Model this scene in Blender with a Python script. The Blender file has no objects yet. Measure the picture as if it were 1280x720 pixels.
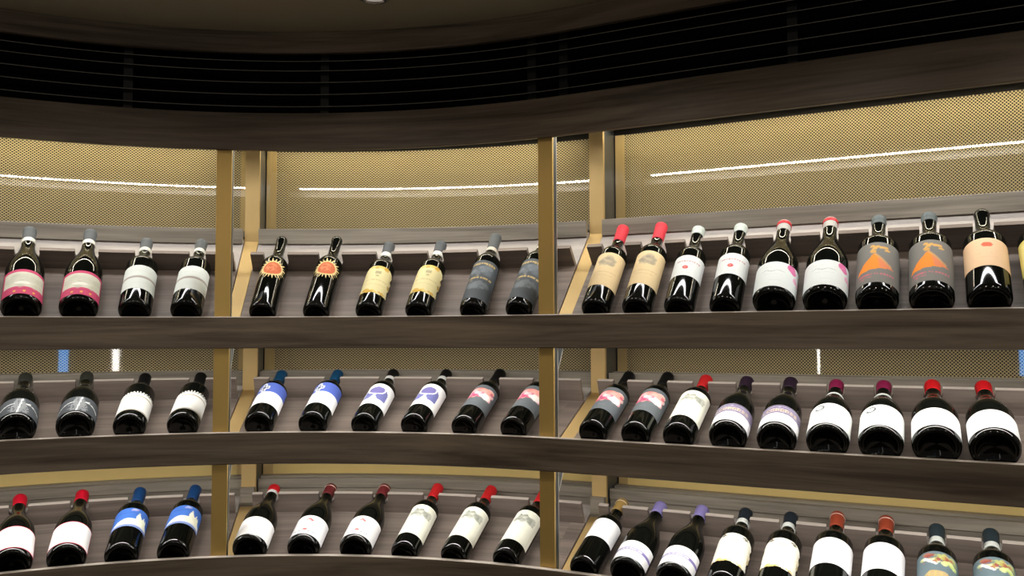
import bpy, math, random
import numpy as np
from mathutils import Vector, Matrix

C = bpy.context.scene.collection
scn = bpy.context.scene
EYE = 1.5                                    # camera height above the floor; z below is given relative to it

# ------------------------------------------------------------------ camera, world, lights, exposure
cam_d = bpy.data.cameras.new('camera')
cam = bpy.data.objects.new('camera', cam_d); C.objects.link(cam)
cam_d.sensor_width = 36.0
cam_d.lens = 36.0 * 1040 / 1280
cam_d.clip_start = 0.02
cam.location = (0, 0, EYE)
PITCH, ROLL = 0.05538, -0.00376
cam.matrix_world = Matrix.Translation((0, 0, EYE)) @ Matrix.Rotation(math.pi / 2 + PITCH, 4, 'X') @ Matrix.Rotation(ROLL, 4, 'Z')
scn.camera = cam
scn.view_settings.view_transform = 'Standard'
scn.view_settings.look = 'None'
scn.view_settings.exposure = 0.0
scn.view_settings.gamma = 1.0
scn.view_settings.use_curve_mapping = False
world = bpy.data.worlds.new('dim_room_light'); scn.world = world
world.use_nodes = True
world.node_tree.nodes['Background'].inputs[0].default_value = (1.0, 0.90, 0.76, 1)
world.node_tree.nodes['Background'].inputs[1].default_value = 0.10
LED_SHELF = 50.0
LED_TOP = 38.0
LED_WASH = 95.0
FAR_FILL_W, NEAR_W = 13.0, 4.8
SPOTS = [(-1.9, -2.5, FAR_FILL_W, 160), (-0.6, -2.9, FAR_FILL_W, 160), (0.7, -2.9, FAR_FILL_W, 160), (2.0, -2.6, FAR_FILL_W, 160)]      # unseen fill spots added on the far side of the room
SPOTS += [(-1.30, 1.10, NEAR_W, 130), (-0.90, 1.42, NEAR_W, 130), (-0.45, 1.55, NEAR_W, 130), (0.02, 1.42, NEAR_W, 130), (0.45, 1.17, NEAR_W, 130), (0.88, 0.95, NEAR_W, 130), (1.30, 0.73, NEAR_W, 130)]   # row of downlights along the wall
for (lx, ly, lw, la) in SPOTS:
    ld = bpy.data.lights.new('unseen_ceiling_spot', 'SPOT'); lo = bpy.data.objects.new('unseen_ceiling_spot', ld); C.objects.link(lo)
    ld.energy = lw; ld.color = (1.0, 0.89, 0.76); ld.spot_size = math.radians(la); ld.spot_blend = 0.5
    ld.shadow_soft_size = 0.03
    lo.location = (lx, ly, EYE + 0.785)
    lo.rotation_euler = (math.radians(30 if ly < 0 else 8), 0, 0)

# ------------------------------------------------------------------ plan of the curved display wall
CX, CY, RAD, TH = -0.55053, 0.62484, 1.54122, 0.45996
def frame(s):
    a = min(s / RAD, TH); l = max(s - RAD * TH, 0)
    p = Vector((CX + RAD * math.sin(a) + l * math.cos(TH), CY + RAD * math.cos(a) - l * math.sin(TH), 0))
    return p, Vector((math.sin(a), math.cos(a), 0)), Vector((math.cos(a), -math.sin(a), 0))
def W(s, d, z):
    p, n, t = frame(s)
    return p + n * d + Vector((0, 0, EYE + z))
TOP = [0.04811, -0.24951, -0.56327]            # top edges of the three front boards
BOT = [-0.03423, -0.33182, -0.6456]
INC = [math.radians(a) for a in (43.5, 22.5, 22.5)]
DROP = [-0.042, -0.028, -0.040]
D0 = 0.0145
VAL0, VAL1, BAND0, CEIL = 0.486, 0.5845, 0.7455, 0.803
S_COL = (-0.185, 0.678)
S_POST = (-0.204, 0.646)
S_MIN, S_MAX = -1.15, 1.98
BAYS = [(S_MIN, S_COL[0] - .0185), (S_COL[0] + .0185, S_COL[1] - .0185), (S_COL[1] + .0185, S_MAX)]
SN, TN = 0.2538, 0.0605                      # neck rest: distance up the board, height
RAIL_TOP = [0.3127, -0.1079, -0.4228]
RAIL_D = [0.282, 0.3245, 0.3245]
RAIL_H = [0.045, 0.0405, 0.0290]

# ------------------------------------------------------------------ object helpers
def link_mesh(name, verts, faces, mats, parent=None, uvs=None, midx=None, smooth=False):
    me = bpy.data.meshes.new(name)
    off, q = None, parent
    while q is not None and off is None:
        off = q.get('_o'); q = q.parent
    if off is not None:
        off = Vector(off); verts = [Vector(v) - off for v in verts]
    me.from_pydata([tuple(v) for v in verts], [], faces)
    if uvs is not None:
        ul = me.uv_layers.new(name='UVMap')
        ul.data.foreach_set('uv', np.array(uvs, dtype=np.float32).ravel())
    for m in (mats if isinstance(mats, (list, tuple)) else [mats]): me.materials.append(m)
    if midx: me.polygons.foreach_set('material_index', midx)
    if smooth: me.polygons.foreach_set('use_smooth', [True] * len(me.polygons))
    o = bpy.data.objects.new(name, me); C.objects.link(o)
    if parent is not None: o.parent = parent
    return o
def thing(name, label, cat, loc, group=None):
    o = bpy.data.objects.new(name, None); C.objects.link(o)
    o.empty_display_size = 0.05
    o.location = loc; o['_o'] = tuple(loc)
    o['label'] = label; o['category'] = cat
    if group: o['group'] = group
    return o
def structure(o, label=None):
    o['kind'] = 'structure'
    if label: o['label'] = label
    return o
class Geo:
    def __init__(self): self.v = []; self.f = []; self.uv = []; self.mi = []
    def face(self, pts, uvs, mi=0):
        b = len(self.v); self.v += pts; self.f.append(list(range(b, b + len(pts)))); self.uv += uvs; self.mi.append(mi)
    def sweep(self, s0, s1, prof, step=0.03, mi=0, band=()):
        """extrude a closed (d, z) outline along the plan curve, counter-clockwise seen from the left end"""
        n = max(1, int(math.ceil((s1 - s0) / step)))
        ss = [s0 + (s1 - s0) * i / n for i in range(n + 1)]
        m = len(prof); per = [0.0]
        for i in range(m):
            a, b = prof[i], prof[(i + 1) % m]; per.append(per[-1] + math.hypot(a[0] - b[0], a[1] - b[1]))
        b0 = len(self.v)
        for s in ss:
            for (d, z) in prof: self.v.append(W(s, d, z))
        for i in range(n):
            for j in range(m):
                k = (j + 1) % m
                self.f.append([b0 + i * m + j, b0 + (i + 1) * m + j, b0 + (i + 1) * m + k, b0 + i * m + k]); 
                self.uv += [(ss[i], per[j]), (ss[i + 1], per[j]), (ss[i + 1], per[j + 1]), (ss[i], per[j + 1])]
                self.mi.append(1 if j in band else mi)
        self.f.append([b0 + j for j in range(m)][::-1]); self.uv += [(p[0], p[1]) for p in prof][::-1]; self.mi.append(mi)
        e = b0 + n * m
        self.f.append([e + j for j in range(m)]); self.uv += [(p[0], p[1]) for p in prof]; self.mi.append(mi)
    def build(self, name, mats, parent=None, smooth=False):
        return link_mesh(name, self.v, self.f, mats, parent, self.uv, self.mi, smooth)
def rect(d0, d1, z0, z1): return [(d0, z0), (d0, z1), (d1, z1), (d1, z0)]
def chamf(d0, d1, z0, z1, c=0.0015):
    return [(d0 + c, z0), (d0, z0 + c), (d0, z1 - c), (d0 + c, z1), (d1 - c, z1), (d1, z1 - c), (d1, z0 + c), (d1 - c, z0)]

# ------------------------------------------------------------------ materials
def lin(c):
    f = lambda x: x / 12.92 if x <= 0.04045 else ((x + 0.055) / 1.055) ** 2.4
    return tuple(f(v / 255.0) for v in c[:3])
def mat(name):
    m = bpy.data.materials.new(name); m.use_nodes = True
    nt = m.node_tree
    return m, nt, nt.nodes['Principled BSDF']
def N(nt, typ, **kw):
    n = nt.nodes.new(typ)
    for k, v in kw.items(): setattr(n, k, v)
    return n
def simple(name, rgb, rough=0.5, metal=0.0, noise=0.06, scale=60.0, coat=0.0, bump=0.0):
    m, nt, p = mat(name)
    tc = N(nt, 'ShaderNodeTexCoord'); no = N(nt, 'ShaderNodeTexNoise'); no.inputs['Scale'].default_value = scale
    no.inputs['Detail'].default_value = 3
    nt.links.new(tc.outputs['Object'], no.inputs['Vector'])
    hs = N(nt, 'ShaderNodeMapRange'); hs.inputs[3].default_value = 1 - noise; hs.inputs[4].default_value = 1 + noise
    nt.links.new(no.outputs['Fac'], hs.inputs[0])
    mx = N(nt, 'ShaderNodeVectorMath', operation='SCALE'); mx.inputs[0].default_value = lin(rgb)
    nt.links.new(hs.outputs[0], mx.inputs['Scale']); nt.links.new(mx.outputs[0], p.inputs['Base Color'])
    p.inputs['Roughness'].default_value = rough; p.inputs['Metallic'].default_value = metal
    if coat: p.inputs['Coat Weight'].default_value = coat; p.inputs['Coat Roughness'].default_value = 0.08
    if bump:
        b = N(nt, 'ShaderNodeBump'); b.inputs['Strength'].default_value = bump; b.inputs['Distance'].default_value = 0.002
        nt.links.new(no.outputs['Fac'], b.inputs['Height']); nt.links.new(b.outputs[0], p.inputs['Normal'])
    return m
def wood(name, dark, light, rough=0.42, spec=0.35):
    m, nt, p = mat(name)
    uv = N(nt, 'ShaderNodeUVMap'); uv.uv_map = 'UVMap'
    oi = N(nt, 'ShaderNodeObjectInfo')
    sh = N(nt, 'ShaderNodeVectorMath', operation='MULTIPLY_ADD'); 
    cmb = N(nt, 'ShaderNodeCombineXYZ')
    for i in range(3): nt.links.new(oi.outputs['Random'], cmb.inputs[i])
    nt.links.new(cmb.outputs[0], sh.inputs[0]); sh.inputs[1].default_value = (7.3, 3.1, 5.7); nt.links.new(uv.outputs[0], sh.inputs[2])
    def grain(sx, sy, detail, dist):
        mp = N(nt, 'ShaderNodeMapping'); mp.inputs['Scale'].default_value = (sx, sy, 1)
        nt.links.new(sh.outputs[0], mp.inputs[0])
        no = N(nt, 'ShaderNodeTexNoise'); no.inputs['Scale'].default_value = 1.0; no.inputs['Detail'].default_value = detail
        no.inputs['Distortion'].default_value = dist; no.inputs['Roughness'].default_value = 0.6
        nt.links.new(mp.outputs[0], no.inputs['Vector']); return no
    a = grain(1.6, 26, 4, 0.8); b = grain(5, 170, 3, 0.2); c = grain(0.9, 9, 2, 1.2)
    w1 = N(nt, 'ShaderNodeMath', operation='MULTIPLY_ADD'); nt.links.new(a.outputs['Fac'], w1.inputs[0]); w1.inputs[1].default_value = 0.62
    w2 = N(nt, 'ShaderNodeMath', operation='MULTIPLY'); nt.links.new(b.outputs['Fac'], w2.inputs[0]); w2.inputs[1].default_value = 0.22
    nt.links.new(w2.outputs[0], w1.inputs[2])
    w3 = N(nt, 'ShaderNodeMath', operation='MULTIPLY_ADD'); nt.links.new(c.outputs['Fac'], w3.inputs[0]); w3.inputs[1].default_value = 0.22
    nt.links.new(w1.outputs[0], w3.inputs[2])
    cr = N(nt, 'ShaderNodeValToRGB')
    cr.color_ramp.elements[0].position = 0.40; cr.color_ramp.elements[0].color = (*lin(dark), 1)
    cr.color_ramp.elements[1].position = 0.64; cr.color_ramp.elements[1].color = (*lin(light), 1)
    nt.links.new(w3.outputs[0], cr.inputs[0]); nt.links.new(cr.outputs[0], p.inputs['Base Color'])
    p.inputs['Roughness'].default_value = rough; p.inputs['Specular IOR Level'].default_value = spec
    bp = N(nt, 'ShaderNodeBump'); bp.inputs['Strength'].default_value = 0.06; bp.inputs['Distance'].default_value = 0.0008
    nt.links.new(w3.outputs[0], bp.inputs['Height']); nt.links.new(bp.outputs[0], p.inputs['Normal'])
    return m
M = {}
M['front_wood'] = wood('walnut_front', (74, 63, 52), (126, 112, 96))
M['board_wood'] = wood('walnut_board', (104, 93, 86), (141, 128, 119))
M['edge'] = wood('lit_edge_banding', (168, 158, 148), (196, 186, 176))  # pale banding, with the bright lit top edge put into its colour
M['wash_lit_wood'] = wood('wash_lit_upper_board', (160, 153, 149), (184, 177, 172))  # upper board tone lightened to carry part of the wash light
M['rail_wood'] = wood('walnut_rail', (104, 97, 87), (152, 144, 131))
M['brass'] = simple('brushed_brass', (206, 172, 100), 0.42, 0.55, 0.05, 25)
M['pale_brass'] = simple('satin_pale_brass', (205, 175, 118), 0.5, 0.4, 0.04, 25)
M['gold_sheet'] = simple('plain_gold_sheet', (236, 208, 134), 0.5, 0.1, 0.04, 25)
M['steel'] = simple('dark_steel', (92, 96, 98), 0.38, 0.7, 0.08, 60)
M['bright_steel'] = simple('bright_steel', (200, 198, 190), 0.3, 0.6, 0.05, 60)
M['black'] = simple('matt_black', (5, 5, 5), 0.7, 0.0, 0.1, 40)
for k_ in ('black',):
    p_ = M[k_].node_tree.nodes['Principled BSDF']; p_.inputs['Specular IOR Level'].default_value = 0.08
M['slat'] = simple('lit_slat_edge', (120, 118, 110), 0.4, 0.1, 0.1, 60)  # slat front lips coloured grey in place of light catching them
M['bracket'] = simple('grey_bracket', (34, 34, 31), 0.5, 0.1, 0.25, 120)
M['backing'] = simple('dark_backing', (34, 28, 21), 0.8, 0.0, 0.08, 20)
M['ceiling'] = simple('dark_ceiling_paint', (176, 168, 142), 0.75, 0.0, 0.05, 8)
M['floor'] = simple('dark_floor', (70, 58, 48), 0.5, 0.0, 0.1, 6)
M['chrome'] = simple('lamp_ring', (210, 205, 200), 0.25, 0.8, 0.03, 60)
M['profile'] = simple('white_profile', (215, 212, 205), 0.5, 0.0, 0.03, 60)
def emit(name, col, st):
    m, nt, p = mat(name); nt.nodes.remove(p)
    e = N(nt, 'ShaderNodeEmission'); e.inputs[0].default_value = (*col, 1); e.inputs[1].default_value = st
    nt.links.new(e.outputs[0], nt.nodes['Material Output'].inputs[0]); return m
M['led'] = emit('led_tape', (1.0, 0.965, 0.91), LED_SHELF)
M['led_top'] = emit('led_tape_valance', (1.0, 0.99, 0.97), LED_TOP)
M['led_wash'] = emit('led_tape_wash', (1.0, 0.91, 0.70), LED_WASH)
M['lamp'] = emit('downlight_lens', (1.0, 0.9, 0.78), 0.3)
def mesh_material():
    m, nt, p = mat('perforated_gold_sheet')
    uv = N(nt, 'ShaderNodeUVMap'); uv.uv_map = 'UVMap'
    sp = N(nt, 'ShaderNodeSeparateXYZ'); nt.links.new(uv.outputs[0], sp.inputs[0])
    P = 0.0080
    def cell(op):
        a = N(nt, 'ShaderNodeMath', operation=op); nt.links.new(sp.outputs[0], a.inputs[0]); nt.links.new(sp.outputs[1], a.inputs[1])
        b = N(nt, 'ShaderNodeMath', operation='MULTIPLY'); nt.links.new(a.outputs[0], b.inputs[0]); b.inputs[1].default_value = 1 / P
        c = N(nt, 'ShaderNodeMath', operation='FRACT'); nt.links.new(b.outputs[0], c.inputs[0])
        d = N(nt, 'ShaderNodeMath', operation='SUBTRACT'); nt.links.new(c.outputs[0], d.inputs[0]); d.inputs[1].default_value = 0.5
        e = N(nt, 'ShaderNodeMath', operation='POWER'); nt.links.new(d.outputs[0], e.inputs[0]); e.inputs[1].default_value = 2
        return e
    r = N(nt, 'ShaderNodeMath', operation='ADD'); nt.links.new(cell('ADD').outputs[0], r.inputs[0]); nt.links.new(cell('SUBTRACT').outputs[0], r.inputs[1])
    h = N(nt, 'ShaderNodeMath', operation='LESS_THAN'); nt.links.new(r.outputs[0], h.inputs[0]); h.inputs[1].default_value = 0.345 ** 2
    tr = N(nt, 'ShaderNodeBsdfTransparent'); mx = N(nt, 'ShaderNodeMixShader')
    p.inputs['Base Color'].default_value = (*lin((206, 186, 140)), 1); p.inputs['Metallic'].default_value = 0.2; p.inputs['Roughness'].default_value = 0.5
    nt.links.new(h.outputs[0], mx.inputs[0]); nt.links.new(p.outputs[0], mx.inputs[1]); nt.links.new(tr.outputs[0], mx.inputs[2])
    nt.links.new(mx.outputs[0], nt.nodes['Material Output'].inputs[0])
    return m
M['mesh'] = mesh_material()
def pane_material():
    m, nt, p = mat('clear_glass_pane'); nt.nodes.remove(p)
    tr = N(nt, 'ShaderNodeBsdfTransparent'); tr.inputs[0].default_value = (0.95, 0.96, 0.94, 1)
    gl = N(nt, 'ShaderNodeBsdfGlossy'); gl.inputs['Roughness'].default_value = 0.02
    fr = N(nt, 'ShaderNodeFresnel'); geo = N(nt, 'ShaderNodeNewGeometry'); io = N(nt, 'ShaderNodeMath', operation='MULTIPLY_ADD'); nt.links.new(geo.outputs['Backfacing'], io.inputs[0]); io.inputs[1].default_value = 1 / 1.5 - 1.5; io.inputs[2].default_value = 1.5
    nt.links.new(io.outputs[0], fr.inputs[0])                # a thin sheet: air on both sides
    f2 = N(nt, 'ShaderNodeMath', operation='MULTIPLY'); f2.use_clamp = True; nt.links.new(fr.outputs[0], f2.inputs[0]); f2.inputs[1].default_value = 2.0   # both faces of the pane reflect
    mx = N(nt, 'ShaderNodeMixShader'); nt.links.new(f2.outputs[0], mx.inputs[0]); nt.links.new(tr.outputs[0], mx.inputs[1]); nt.links.new(gl.outputs[0], mx.inputs[2])
    nt.links.new(mx.outputs[0], nt.nodes['Material Output'].inputs[0]); return m
M['pane'] = pane_material()
def bottle_glass(name, rgb):
    m, nt, p = mat(name)
    lw = N(nt, 'ShaderNodeLayerWeight'); lw.inputs[0].default_value = 0.35
    mx = N(nt, 'ShaderNodeMix', data_type='RGBA'); mx.inputs[6].default_value = (*lin((6, 7, 6)), 1); mx.inputs[7].default_value = (*lin(rgb), 1)
    nt.links.new(lw.outputs['Facing'], mx.inputs[0]); nt.links.new(mx.outputs[2], p.inputs['Base Color'])
    p.inputs['Roughness'].default_value = 0.06; p.inputs['IOR'].default_value = 1.44
    return m
M['glass'] = bottle_glass('dark_bottle_glass', (20, 22, 18))
M['print'] = None
def print_material():
    m, nt, p = mat('printed_paper_label')
    a = N(nt, 'ShaderNodeVertexColor'); a.layer_name = 'print'
    nt.links.new(a.outputs[0], p.inputs['Base Color']); p.inputs['Roughness'].default_value = 0.6
    p.inputs['Specular IOR Level'].default_value = 0.15
    return m
M['print'] = print_material()
_caps = {}
def foil(rgb, rough=0.35, metal=0.25):
    k = (rgb, rough, metal)
    if k not in _caps: _caps[k] = simple('capsule_foil', rgb, rough, metal, 0.05, 300); _caps[k].node_tree.nodes['Principled BSDF'].inputs['Specular IOR Level'].default_value = 0.22
    return _caps[k]

# ------------------------------------------------------------------ setting: floor, ceiling, back wall, top boards, grille
g = Geo()
g.face([Vector((-3.2, -3.8, 0)), Vector((3.2, -3.8, 0)), Vector((3.2, 3.0, 0)), Vector((-3.2, 3.0, 0))], [(0, 0), (6, 0), (6, 5), (0, 5)])
structure(g.build('floor', M['floor']))
g = Geo()
z = EYE + CEIL
g.face([Vector((-3.2, -3.8, z)), Vector((-3.2, 3.0, z)), Vector((3.2, 3.0, z)), Vector((3.2, -3.8, z))], [(0, 0), (0, 5), (6, 5), (6, 0)])
structure(g.build('ceiling', M['ceiling']))
g = Geo(); g.sweep(S_MIN - .1, S_MAX + .1, rect(0.43, 0.45, -EYE, CEIL)); structure(g.build('wall_back', M['backing']))
g = Geo(); g.sweep(S_MIN - .1, S_MAX + .1, chamf(0, 0.016, VAL0, VAL1))
val = structure(g.build('trim_1', M['front_wood']), 'curved walnut valance board between the black grille and the top display row')
g = Geo(); g.sweep(S_MIN - .1, S_MAX + .1, chamf(0, 0.016, BAND0, CEIL))
structure(g.build('trim_2', M['front_wood']), 'curved dark walnut band above the black grille, under the ceiling')
g = Geo(); g.sweep(S_MIN - .1, S_MAX + .1, [(0.016, .572), (.016, .584), (.10, .584), (.10, .612), (.43, .612), (.43, .600), (.112, .600), (.112, .572)]); structure(g.build('trim_3', M['backing']), 'soffit over the top display row')

vent = thing('vent_grille', 'long curved black air grille with thin horizontal slats above the valance', 'vent', W(0.3, 0.03, VAL1))
g = Geo(); g.sweep(S_MIN - .1, S_MAX + .1, rect(0.09, 0.10, VAL1 + .002, CEIL - .002)); g.build('back_panel', M['black'], vent)
g = Geo(); g.sweep(S_MIN - .1, S_MAX + .1, rect(0.016, 0.09, VAL1 - .0004, VAL1 + .002)); g.build('bottom_panel', M['black'], vent)
for zz in (0.7266, 0.7006, 0.6691, 0.6366, 0.6042):
    g = Geo(); g.sweep(S_MIN - .1, S_MAX + .1, [(0.0122, zz - .0009), (0.0122, zz + .0009), (0.040, zz + .0072), (0.040, zz + .0048)]); 
    g.sweep(S_MIN - .1, S_MAX + .1, rect(0.0106, 0.0121, zz - .0009, zz + .0009), mi=1)
    g.build('slat', [M['black'], M['slat']], vent)
for sb in (-0.90, -0.446, 0.046, 0.60, 0.684, 1.234, 1.75):
    g = Geo(); g.sweep(sb - .011, sb + .011, rect(0.046, 0.058, VAL1 + .002, CEIL - .002)); b_ = g.build('bracket', M['bracket'], vent)

# visible downlight in the ceiling
dl = thing('downlight', 'small round recessed ceiling lamp with a pale metal ring', 'lamp', (-0.327, 1.94, EYE + CEIL))
def lathe(prof, seg=32):
    v, f = [], []
    for (r, zz) in prof:
        for k in range(seg):
            a = 2 * math.pi * k / seg; v.append(Vector((r * math.cos(a), r * math.sin(a), zz)))
    for i in range(len(prof) - 1):
        for k in range(seg):
            k2 = (k + 1) % seg
            f.append([i * seg + k, i * seg + k2, (i + 1) * seg + k2, (i + 1) * seg + k])
    return v, f
def local_mesh(name, v, f, m, parent, smooth=True):
    me = bpy.data.meshes.new(name); me.from_pydata([tuple(q) for q in v], [], f); me.materials.append(m)
    if smooth: me.polygons.foreach_set('use_smooth', [True] * len(f))
    o = bpy.data.objects.new(name, me); C.objects.link(o); o.parent = parent; return o
v, f = lathe([(0.0365, 0.0), (0.0365, -0.003), (0.033, -0.005), (0.029, -0.004), (0.026, -0.0004)]); local_mesh('trim_ring', v, f[::1], M['chrome'], dl)
v, f = lathe([(0.026, -0.0012), (0.012, -0.003), (0.0005, -0.0034)]); local_mesh('lens', v, f, M['lamp'], dl)

# ------------------------------------------------------------------ lit shelving: front boards, sloped boards, rails, posts, panels
ROWN = ('top', 'middle', 'bottom'); BAYN = ('left', 'centre', 'right')
LEDS = [(S_MIN, -0.25), (-0.158, 0.600), (0.692, S_MAX)]
def led_segments(parent, d, z, mt, tilt=0.0, w=0.006):
    """a slim profile with a tape on its lower face; tilt turns the tape from straight down towards the back wall"""
    ct, st = math.cos(tilt), math.sin(tilt)
    def q(u, v): return (d + u * ct - v * st, z + u * st + v * ct)
    for (a, b) in LEDS:
        g = Geo(); g.sweep(a, b, [q(0, 0), q(0, .008), q(w + .004, .008), q(w + .004, 0)])
        o = g.build('led_profile', M['profile'], parent)
        g = Geo(); n = int((b - a) / .025)
        ss = [a + .004 + (b - a - .008) * i / n for i in range(n + 1)]
        for i in range(n):
            p = [W(ss[i], *q(.002, -.0006)), W(ss[i + 1], *q(.002, -.0006)), W(ss[i + 1], *q(.002 + w, -.0006)), W(ss[i], *q(.002 + w, -.0006))]
            g.face(p, [(0, 0), (1, 0), (1, 1), (0, 1)])
        g.build('led_tape', mt, o)
g = Geo()
g.sweep(S_MIN, S_MAX, rect(.0162, .0190, .4875, .508)); g.build('added_glow_strip', M['profile'], val)  # unseen pale strip added so a lit glow mirrors in the panes
led_segments(val, 0.0340, 0.5130, M['led_top'], math.radians(4), 0.022)
led_segments(bpy.data.objects['trim_3'], 0.318, 0.5905, M['led_wash'])
FRONT_LABEL = ('curved walnut front board under the top row of bottles', 'curved walnut front board under the middle row of bottles', 'curved walnut front board along the bottom edge under the lowest bottles')
for r in range(3):
    g = Geo(); g.sweep(S_MIN - .1, S_MAX + .1, chamf(0, 0.014, BOT[r], TOP[r], .0022), band=(2, 3, 4))
    o = g.build('shelf_front_board', [M['front_wood'], M['edge']]); o['label'] = FRONT_LABEL[r]; o['category'] = 'shelf board'; o['group'] = 'front boards of the display shelves'
    if r < 2: led_segments(o, 0.044, TOP[r] + DROP[r] + (0.044 - D0) * math.tan(INC[r]) - .0145 / math.cos(INC[r]) - .0085, M['led'], 0.0, 0.016)

# bottle outlines (radius, height) and the radius at a given height
def profile(kind, r, L):
    if kind == 'bdx':
        nk = .0148
        q = [(0.001, .014), (r * .45, .011), (r * .70, .004), (r * .82, 0), (r * .90, .0014), (r * .955, .0045), (r * .988, .0092), (r, .0145), (r, .60 * L)]
        for k in range(1, 9):
            a = k / 8; q.append((nk + .0012 + (r - nk - .0012) * (math.cos(a * math.pi) * .5 + .5) ** .62, (.60 + .135 * a) * L))
        q += [(nk, .80 * L), (nk - .0006, .94 * L)]
    else:
        nk = .0153
        q = [(0.001, .020), (r * .45, .016), (r * .72, .006), (r * .83, 0), (r * .90, .0014), (r * .955, .0048), (r * .988, .0098), (r, .0155), (r, .40 * L)]
        for k in range(1, 15):
            a = k / 14; q.append((nk + .001 + (r - nk - .001) * (math.cos(a * math.pi) * .5 + .5) ** .95, (.40 + .40 * a) * L))
        q += [(nk, .86 * L), (nk - .0004, .945 * L)]
    q += [(nk + .0008, .95 * L), (nk + .0010, .968 * L), (nk + .0008, .985 * L), (nk - .001, L - .0006), (nk - .004, L), (.0005, L - .001)]
    return q
def rad_at(q, l):
    for i in range(len(q) - 1, 0, -1):
        if q[i - 1][1] <= l <= q[i][1] and q[i][1] > q[i - 1][1] and i > 7:
            t = (l - q[i - 1][1]) / (q[i][1] - q[i - 1][1]); return q[i - 1][0] + t * (q[i][0] - q[i - 1][0])
    return q[8][0]
BURGUNDY = {'pink', 'petal', 'tree', 'purple', 'ring', 'plain', 'redline', 'collar', 'emblem', 'lavender'}
# bottles: row, position along the wall, radius, length, yaw (deg), design
BT = [
 (0, -.6662, .0452, .3248, -1.4, 'pink'), (0, -.5420, .0452, .3248, -.8, 'pink'), (0, -.4143, .0400, .2990, -1.1, 'twoband'), (0, -.2916, .0400, .2990, -.2, 'twoband'),
 (0, -.1022, .0357, .3241, .25, 'sun'), (0, .0361, .0357, .3241, .1, 'sun'), (0, .1746, .0360, .2917, 0, 'scroll'), (0, .3067, .0360, .2917, .3, 'scroll'), (0, .4524, .0352, .3193, -1.9, 'slate'), (0, .5740, .0352, .3193, 0, 'slate'),
 (0, .7750, .0361, .3260, -1.2, 'beige'), (0, .8775, .0361, .3260, -.85, 'beige'), (0, .9776, .0355, .3008, -.7, 'reddot'), (0, 1.0819, .0355, .3008, -.5, 'reddot'), (0, 1.1873, .0450, .2903, -.6, 'petal'), (0, 1.2916, .0450, .2903, -.6, 'petal'),
 (0, 1.3926, .0420, .2904, -.1, 'volcano'), (0, 1.4937, .0420, .2904, .2, 'volcano'), (0, 1.5945, .0405, .2948, .6, 'peach'), (0, 1.6950, .0400, .2950, 0, 'yellow'),
 (1, -.6707, .0445, .3068, -1.4, 'tree'), (1, -.5433, .0445, .3068, -1.7, 'tree'), (1, -.4217, .0395, .3012, -.5, 'lace'), (1, -.2960, .0395, .3012, -.4, 'lace'),
 (1, -.1081, .0385, .3130, .2, 'bluecross'), (1, .0296, .0385, .3150, .1, 'bluecross'), (1, .1646, .0366, .3220, .6, 'goblet'), (1, .2955, .0366, .3220, 1.2, 'goblet'), (1, .4286, .0356, .3290, 1.2, 'rose'), (1, .5580, .0356, .3290, .6, 'rose'),
 (1, .7642, .0360, .3240, -.8, 'rose'), (1, .8698, .0360, .3240, -.6, 'rose'), (1, .9711, .0372, .3090, .1, 'chateau'), (1, 1.0821, .0420, .2940, -.9, 'purple'), (1, 1.1857, .0420, .2940, -.7, 'purple'),
 (1, 1.2894, .0434, .2823, -.3, 'ring'), (1, 1.3920, .0434, .2823, -.3, 'ring'), (1, 1.4942, .0455, .2865, -.6, 'plain'), (1, 1.5952, .0455, .2865, -.6, 'plain'),
 (2, -.6719, .0450, .2995, -2.0, 'redline'), (2, -.5565, .0450, .2995, .5, 'redline'), (2, -.4339, .0412, .3028, .7, 'skyline'), (2, -.3132, .0412, .3028, 1.5, 'skyline'),
 (2, -.1283, .0445, .2892, 2.3, 'collar'), (2, .0074, .0430, .2927, 2.7, 'emblem'), (2, .1417, .0430, .2927, 2.6, 'emblem'), (2, .2696, .0366, .3110, 2.6, 'chateau'), (2, .3997, .0366, .3110, 3.4, 'chateau'), (2, .5361, .0366, .3110, 2.5, 'chateau'),
 (2, .7368, .0368, .2920, 1.7, 'goldcap'), (2, .8446, .0424, .2850, 1.6, 'lavender'), (2, .9550, .0424, .2850, 1.2, 'lavender'), (2, 1.0659, .0391, .2944, .3, 'scrollwhite'), (2, 1.1724, .0391, .2944, .5, 'scrollwhite'),
 (2, 1.2802, .0420, .3096, 0, 'rust'), (2, 1.3830, .0420, .3096, .7, 'rust'), (2, 1.4866, .0389, .2985, .9, 'fruit'), (2, 1.5908, .0389, .2985, 1.3, 'fruit')]
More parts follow.
